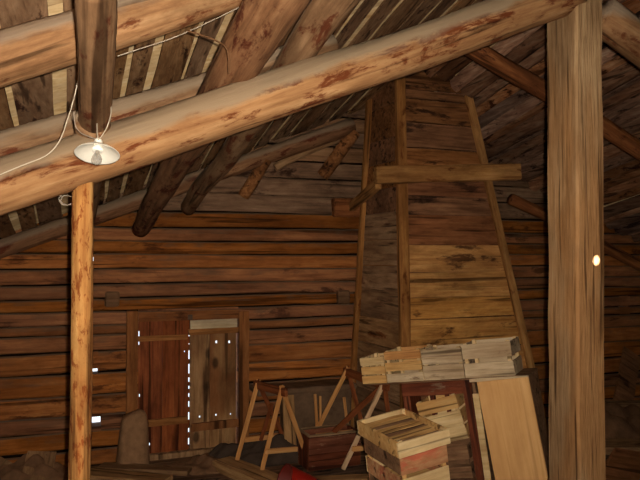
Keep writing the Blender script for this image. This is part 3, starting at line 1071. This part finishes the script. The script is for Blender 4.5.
# red bucket on its side
bk = P(297, 486, D=4.45)
axb = (RT * 0.72 + FH * 0.25 - ZV * 0.30).normalized()
zr = 0.115
mwb = at(bk - axb * 0.10, frame(axb))
bucket = bpy.data.objects.new('bucket', None); C.objects.link(bucket); bucket.matrix_basis = mwb
tag(bucket, 'red tin bucket lying tilted at the bottom edge in front of the chest', 'bucket')
lathe('body', [(0.118, 0.0), (0.108, 0.06), (0.092, 0.17), (0.08, 0.25), (0.0, 0.25)], M['redtin'], bucket, mwb, 36)
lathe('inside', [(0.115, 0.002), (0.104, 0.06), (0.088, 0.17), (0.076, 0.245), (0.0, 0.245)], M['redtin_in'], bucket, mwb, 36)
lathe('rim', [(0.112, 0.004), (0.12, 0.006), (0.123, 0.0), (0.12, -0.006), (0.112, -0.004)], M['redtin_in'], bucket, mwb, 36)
bx_ = bmesh.new(); box_bm(bx_, -0.13, 0.13, -0.11, 0.11, 0, max(0.03, bk.z - 0.155), 0.01)
tag(finish('wood_block', bx_, M['oldplank'], None, Matrix.Translation((bk.x + .03, bk.y - 0.0, 0))), 'low wooden block under the red bucket', 'block')

a, b = P(222, 463, Z=0.035), P(292, 492, Z=0.035)
tag(bar('timber', a, b + (b - a) * 0.35, 0.19, 0.07, M['paleplank'], None, up=ZV, jit=0.004, cuts=6), 'squared timber on the floor under the narrow trestle', 'timber')
a, b = P(312, 481, Z=0.04), P(392, 478, Z=0.04)
tag(bar('plank', a, b, 0.11, 0.04, M['paleplank'], None, up=ZV, jit=0.003, cuts=4), 'pale plank lying on the floor before the chest', 'plank')

# laths and boards leaning against the plinth
for (u0, v0, u1, v1, w, mt, lb) in ((288, 395, 290, 437, 0.10, 'paleplank', 'pale broad board leaning behind the narrow trestle'),
                                    (315, 394, 317.5, 436, 0.022, 'trestle', 'thin lath leaning on the plinth, left of the close pair'),
                                    (320, 396, 320.5, 436, 0.022, 'trestle', 'thin lath leaning on the plinth, right of the close pair'),
                                    (344, 397, 349, 440, 0.022, 'trestle', 'single thin lath leaning behind the taller trestle')):
    D0 = 5.62 - (0.05 if w > .05 else 0)
    top_ = P(u0, v0, Y=5.20); bt_ = P(u1, v1, Y=5.12)
    dd = (bt_ - top_); bt_ = top_ + dd * (top_.z / -dd.z)
    tag(bar('board' if w > .05 else 'lath', bt_, top_, w, 0.018, M[mt], None, up=(0, -1, 0)), lb, 'board' if w > .05 else 'lath')


def heap(name, c, rx, ry, h, mat, label, cat, seed, n=26, flat=0.0, rot=0.0):
    rng = random.Random(seed)
    ph = [rng.uniform(0, 6.28) for _ in range(10)]
    bm = bmesh.new()
    g = {}
    ca_, sa_ = math.cos(rot), math.sin(rot)
    for i in range(n + 1):
        for j in range(n + 1):
            x, y_ = 2 * i / n - 1, 2 * j / n - 1
            r2 = min(1.0, (x * x + y_ * y_))
            z = h * (1 - r2) ** 0.7
            z *= 1 + 0.35 * math.sin(5 * x + ph[0] + 2 * y_) * math.sin(4 * y_ + ph[1]) + 0.2 * math.sin(11 * x + ph[2] + 5 * y_) + 0.12 * math.sin(17 * y_ + ph[3] - 9 * x)
            sx, sy = x, y_
            m_ = math.hypot(x, y_)
            if m_ > 1:
                sx, sy = x / m_, y_ / m_
                z = 0
            X, Y_ = sx * rx, sy * ry
            g[i, j] = bm.verts.new((X * ca_ - Y_ * sa_, X * sa_ + Y_ * ca_, max(0.0, z)))
    for i in range(n):
        for j in range(n):
            try:
                bm.faces.new((g[i, j], g[i + 1, j], g[i + 1, j + 1], g[i, j + 1]))
            except ValueError:
                pass
    bmesh.ops.remove_doubles(bm, verts=bm.verts, dist=1e-5)
    rim = [e for e in bm.edges if e.is_boundary]
    bmesh.ops.holes_fill(bm, edges=rim)
    bmesh.ops.recalc_face_normals(bm, faces=bm.faces)
    o = finish(name, bm, mat, None, Matrix.Translation(c), True)
    return tag(o, label, cat)


c = P(262, 452, Z=0.0); c.y = 5.22
heap('tarpaulin', c, 0.55, 0.22, 0.15, M['cloth'], 'dark grey crumpled tarpaulin heap behind the narrow trestle', 'tarpaulin', 3)
c = P(22, 470, Z=0.0); c.y = 5.25
heap('rubble_heap', c, 0.42, 0.2, 0.14, M['rubble'], 'dark dusty rubble heap in the lower left corner', 'rubble', 5)
c = P(205, 462, Z=0.0); c.y = 5.2
heap('rubble_heap', c, 0.3, 0.22, 0.06, M['rubble'], 'low dusty rubble before the hatch doors', 'rubble', 6)
c = P(622, 452, Z=0.0)
heap('rubble_heap', c + Vector((0.2, 0.4, 0)), 0.7, 0.5, 0.28, M['rubble'], 'dark rubble heap behind the squared post at lower right', 'rubble', 8)


def plk(label, u0, v0, z0, u1, v1, z1, w, th, mt, up=None, nm='plank'):
    a_, b_ = P(u0, v0, Z=z0), P(u1, v1, Z=z1)
    return tag(bar(nm, a_, b_, w, th, M[mt], None, up=up or ZV, jit=0.004, cuts=5), label, 'plank')


plk('pale plank on the floor right of the thin pole', 88, 473, 0.04, 168, 481, 0.04, 0.16, 0.04, 'paleplank')
plk('grey plank lying before the tapered block', 100, 467, 0.04, 190, 471, 0.03, 0.13, 0.035, 'oldplank')
a, b = P(36, 484, Z=0.03), P(42, 452, Y=5.3)
tag(bar('plank', a, b, 0.20, 0.03, M['oldplank'], None, up=(0, -1, 0.3), jit=0.004, cuts=4), 'wide grey board tilted against the rubble at lower left', 'plank')
a, b = P(-6, 484, Z=0.03), P(10, 462, Y=5.3)
tag(bar('plank', a, b, 0.16, 0.03, M['oldplank'], None, up=(0, -1, 0.3), jit=0.004, cuts=4), 'grey board at the far left edge of the floor', 'plank')
# right of the squared post
a, b = P(596, 447, Z=0.32), P(680, 446, Z=0.32)
tag(bar('plank', a, b, 0.22, 0.05, M['oldplank'], None, up=ZV, jit=0.005, cuts=5), 'dark broad plank lying right of the squared post', 'plank')
a, b = P(612, 486, Z=0.05), P(634, 452, Z=0.33)
tag(bar('plank', a, b, 0.28, 0.03, M['casing_red'], None, up=(0, -1, 1), jit=0.005, cuts=5), 'reddish board tilted at the lower right corner', 'plank')
a, b = P(622, 407, Y=5.30), P(632, 352, Y=5.46)
tag(bar('plank', a, b, 0.26, 0.025, M['casing_dark'], None, up=(0, -1, 0), jit=0.005, cuts=5), 'dark board leaning on the wall right of the squared post', 'plank')
a, b = P(600, 404, Y=5.15), P(690, 403, Y=5.15)
tag(bar('plank', a, b, 0.12, 0.04, M['oldplank'], None, up=ZV, jit=0.005, cuts=5), 'narrow plank along the wall foot right of the post', 'plank')

# tapered grey block by the hatch
bl = P(133, 467, Z=0.0)
bm = bmesh.new()
prof = [(0.125, 0.0), (0.124, 0.06), (0.117, 0.18), (0.106, 0.30), (0.098, 0.37), (0.082, 0.41), (0.04, 0.425)]
seg = 24
rws = []
rng = random.Random(2)
for r, z in prof:
    rws.append([bm.verts.new((r * (1 + 0.05 * math.sin(3 * k * 6.283 / seg + z * 5) + rng.uniform(-.02, .02)) * math.copysign(abs(math.cos(6.283 * k / seg)) ** 0.7, math.cos(6.283 * k / seg)),
                              0.75 * r * math.copysign(abs(math.sin(6.283 * k / seg)) ** 0.7, math.sin(6.283 * k / seg)), z + rng.uniform(-.004, .004) + (0.02 * math.cos(6.283 * k / seg) if z > .2 else 0))) for k in range(seg)])
for a_, b_ in zip(rws, rws[1:]):
    for k in range(seg):
        bm.faces.new((a_[k], a_[(k + 1) % seg], b_[(k + 1) % seg], b_[k]))
bm.faces.new(rws[0][::-1]); bm.faces.new(rws[-1])
bmesh.ops.recalc_face_normals(bm, faces=bm.faces)
tag(finish('tapered_block', bm, M['block'], None, Matrix.Translation(bl), True), 'grey tapered block standing beside the left hatch door', 'block')

# ------------------------------------------------------------------ lamp under the purlin
lc = P(97.5, 151, D=2.08)
down = (Vector((0, 0, -1)) * math.cos(math.radians(20)) - FH * math.sin(math.radians(20)) + RT * 0.05).normalized()
Rl = frame(down)
mwl = at(lc, Rl)
lamp = bpy.data.objects.new('pendant_lamp', None); C.objects.link(lamp); lamp.matrix_basis = mwl
tag(lamp, 'small white enamel pendant lamp with a clear bulb under the purlin', 'lamp')
lathe('lamp_shade', [(0.012, -0.020), (0.022, -0.018), (0.05, -0.004), (0.067, 0.009), (0.069, 0.012), (0.066, 0.0115), (0.05, -0.001), (0.022, -0.014), (0.012, -0.016)], M['enamel'], lamp, mwl, 40)
lathe('socket', [(0.0, -0.040), (0.011, -0.040), (0.013, -0.034), (0.013, -0.012), (0.0165, -0.010), (0.0165, 0.000), (0.011, 0.001), (0.0, 0.001)], M['porcelain'], lamp, mwl, 24)
bulb = lathe('bulb', [(0.0075, 0.001), (0.0085, 0.010), (0.014, 0.020), (0.0165, 0.030), (0.0145, 0.040), (0.008, 0.046), (0.0, 0.048)], M['glass'], lamp, mwl, 24)
lathe('filament_stem', [(0.0, 0.0), (0.0045, 0.0), (0.003, 0.016), (0.001, 0.028), (0.0, 0.028)], M['brass'], bulb, mwl, 10)
hk = P(97, 136, D=2.1)
tube('cord', [lc - down * 0.038, hk, P(97, 124, D=2.16)], 0.0025, M['cable'], lamp)


def cable(label, pts, r, mat, nm='cable', cat='cable'):
    return tag(tube(nm, [P(u, v, D=d) for u, v, d in pts], r, M[mat]), label, cat)


cable('white electric cable drooping along the big beam to the lamp', [(-8, 178, 2.07), (25, 164, 2.08), (48, 156, 2.09), (61, 140, 2.1), (68, 118, 2.12), (75, 96, 2.12), (78, 80, 2.12)], 0.0018, 'cable')
cable('thin grey wire looping from the purlin down to the lamp', [(74, 112, 2.1), (74, 125, 2.09), (80, 133, 2.08), (90, 137, 2.07), (96, 139, 2.07)], 0.0016, 'wire', 'wire', 'wire')
cable('short white cable end right of the lamp', [(110, 100, 2.14), (112, 110, 2.12), (109, 122, 2.1), (104, 134, 2.09), (98, 140, 2.08)], 0.0016, 'cable')
cable('grey wire running under the rafter at upper left', [(118, 56, 2.2), (145, 47, 2.22), (165, 41, 2.25), (190, 31, 2.28), (232, 11, 2.33), (250, 2, 2.35)], 0.002, 'wire', 'wire', 'wire')
cable('thin dry twig hanging beside the thick purlin', [(188, 31, 2.2), (205, 36, 2.2), (217, 41, 2.21), (227, 47, 2.2), (229, 60, 2.2), (229, 74, 2.2)], 0.003, 'twig', 'twig', 'twig')

cable('small coil of grey wire hung under the big beam behind the thin pole', [(70, 190, 2.42), (62, 194, 2.41), (58, 199, 2.40), (62, 205, 2.40), (70, 205, 2.41), (74, 200, 2.43), (70, 195, 2.44), (62, 196, 2.43), (60, 202, 2.42), (68, 206, 2.42), (76, 203, 2.43)], 0.0016, 'wire', 'wire', 'wire')

# ------------------------------------------------------------------ light
fl_ = bpy.data.lights.new('camera_flash', 'SPOT')
fl_.energy = 465
fl_.shadow_soft_size = 0.012
fl_.spot_size = math.radians(105)
fl_.spot_blend = 1.0
fl_.color = (1.0, 0.89, 0.74)
fo = bpy.data.objects.new('camera_flash', fl_)
C.objects.link(fo)
aim = (FW - RT * 0.08 + UP * 0.08).normalized()
fo.matrix_basis = at(EYE + RT * 0.035 + UP * 0.02 - FW * 0.02, frame(-aim))
sl = bpy.data.lights.new('sun', 'SUN')
sl.energy = 55
sl.angle = math.radians(0.15)
so = bpy.data.objects.new('sun', sl)
C.objects.link(so)
so.matrix_basis = at(EYE + SUN * 12, frame(SUN))
w = bpy.data.worlds.new('daylight')
w.use_nodes = True
w.node_tree.nodes['Background'].inputs[0].default_value = (0.86, 0.93, 1.0, 1)
w.node_tree.nodes['Background'].inputs[1].default_value = 1.6
SC.world = w
SC.view_settings.view_transform = 'Standard'
SC.view_settings.look = 'None'
SC.view_settings.exposure = 0.0
SC.view_settings.gamma = 1.0
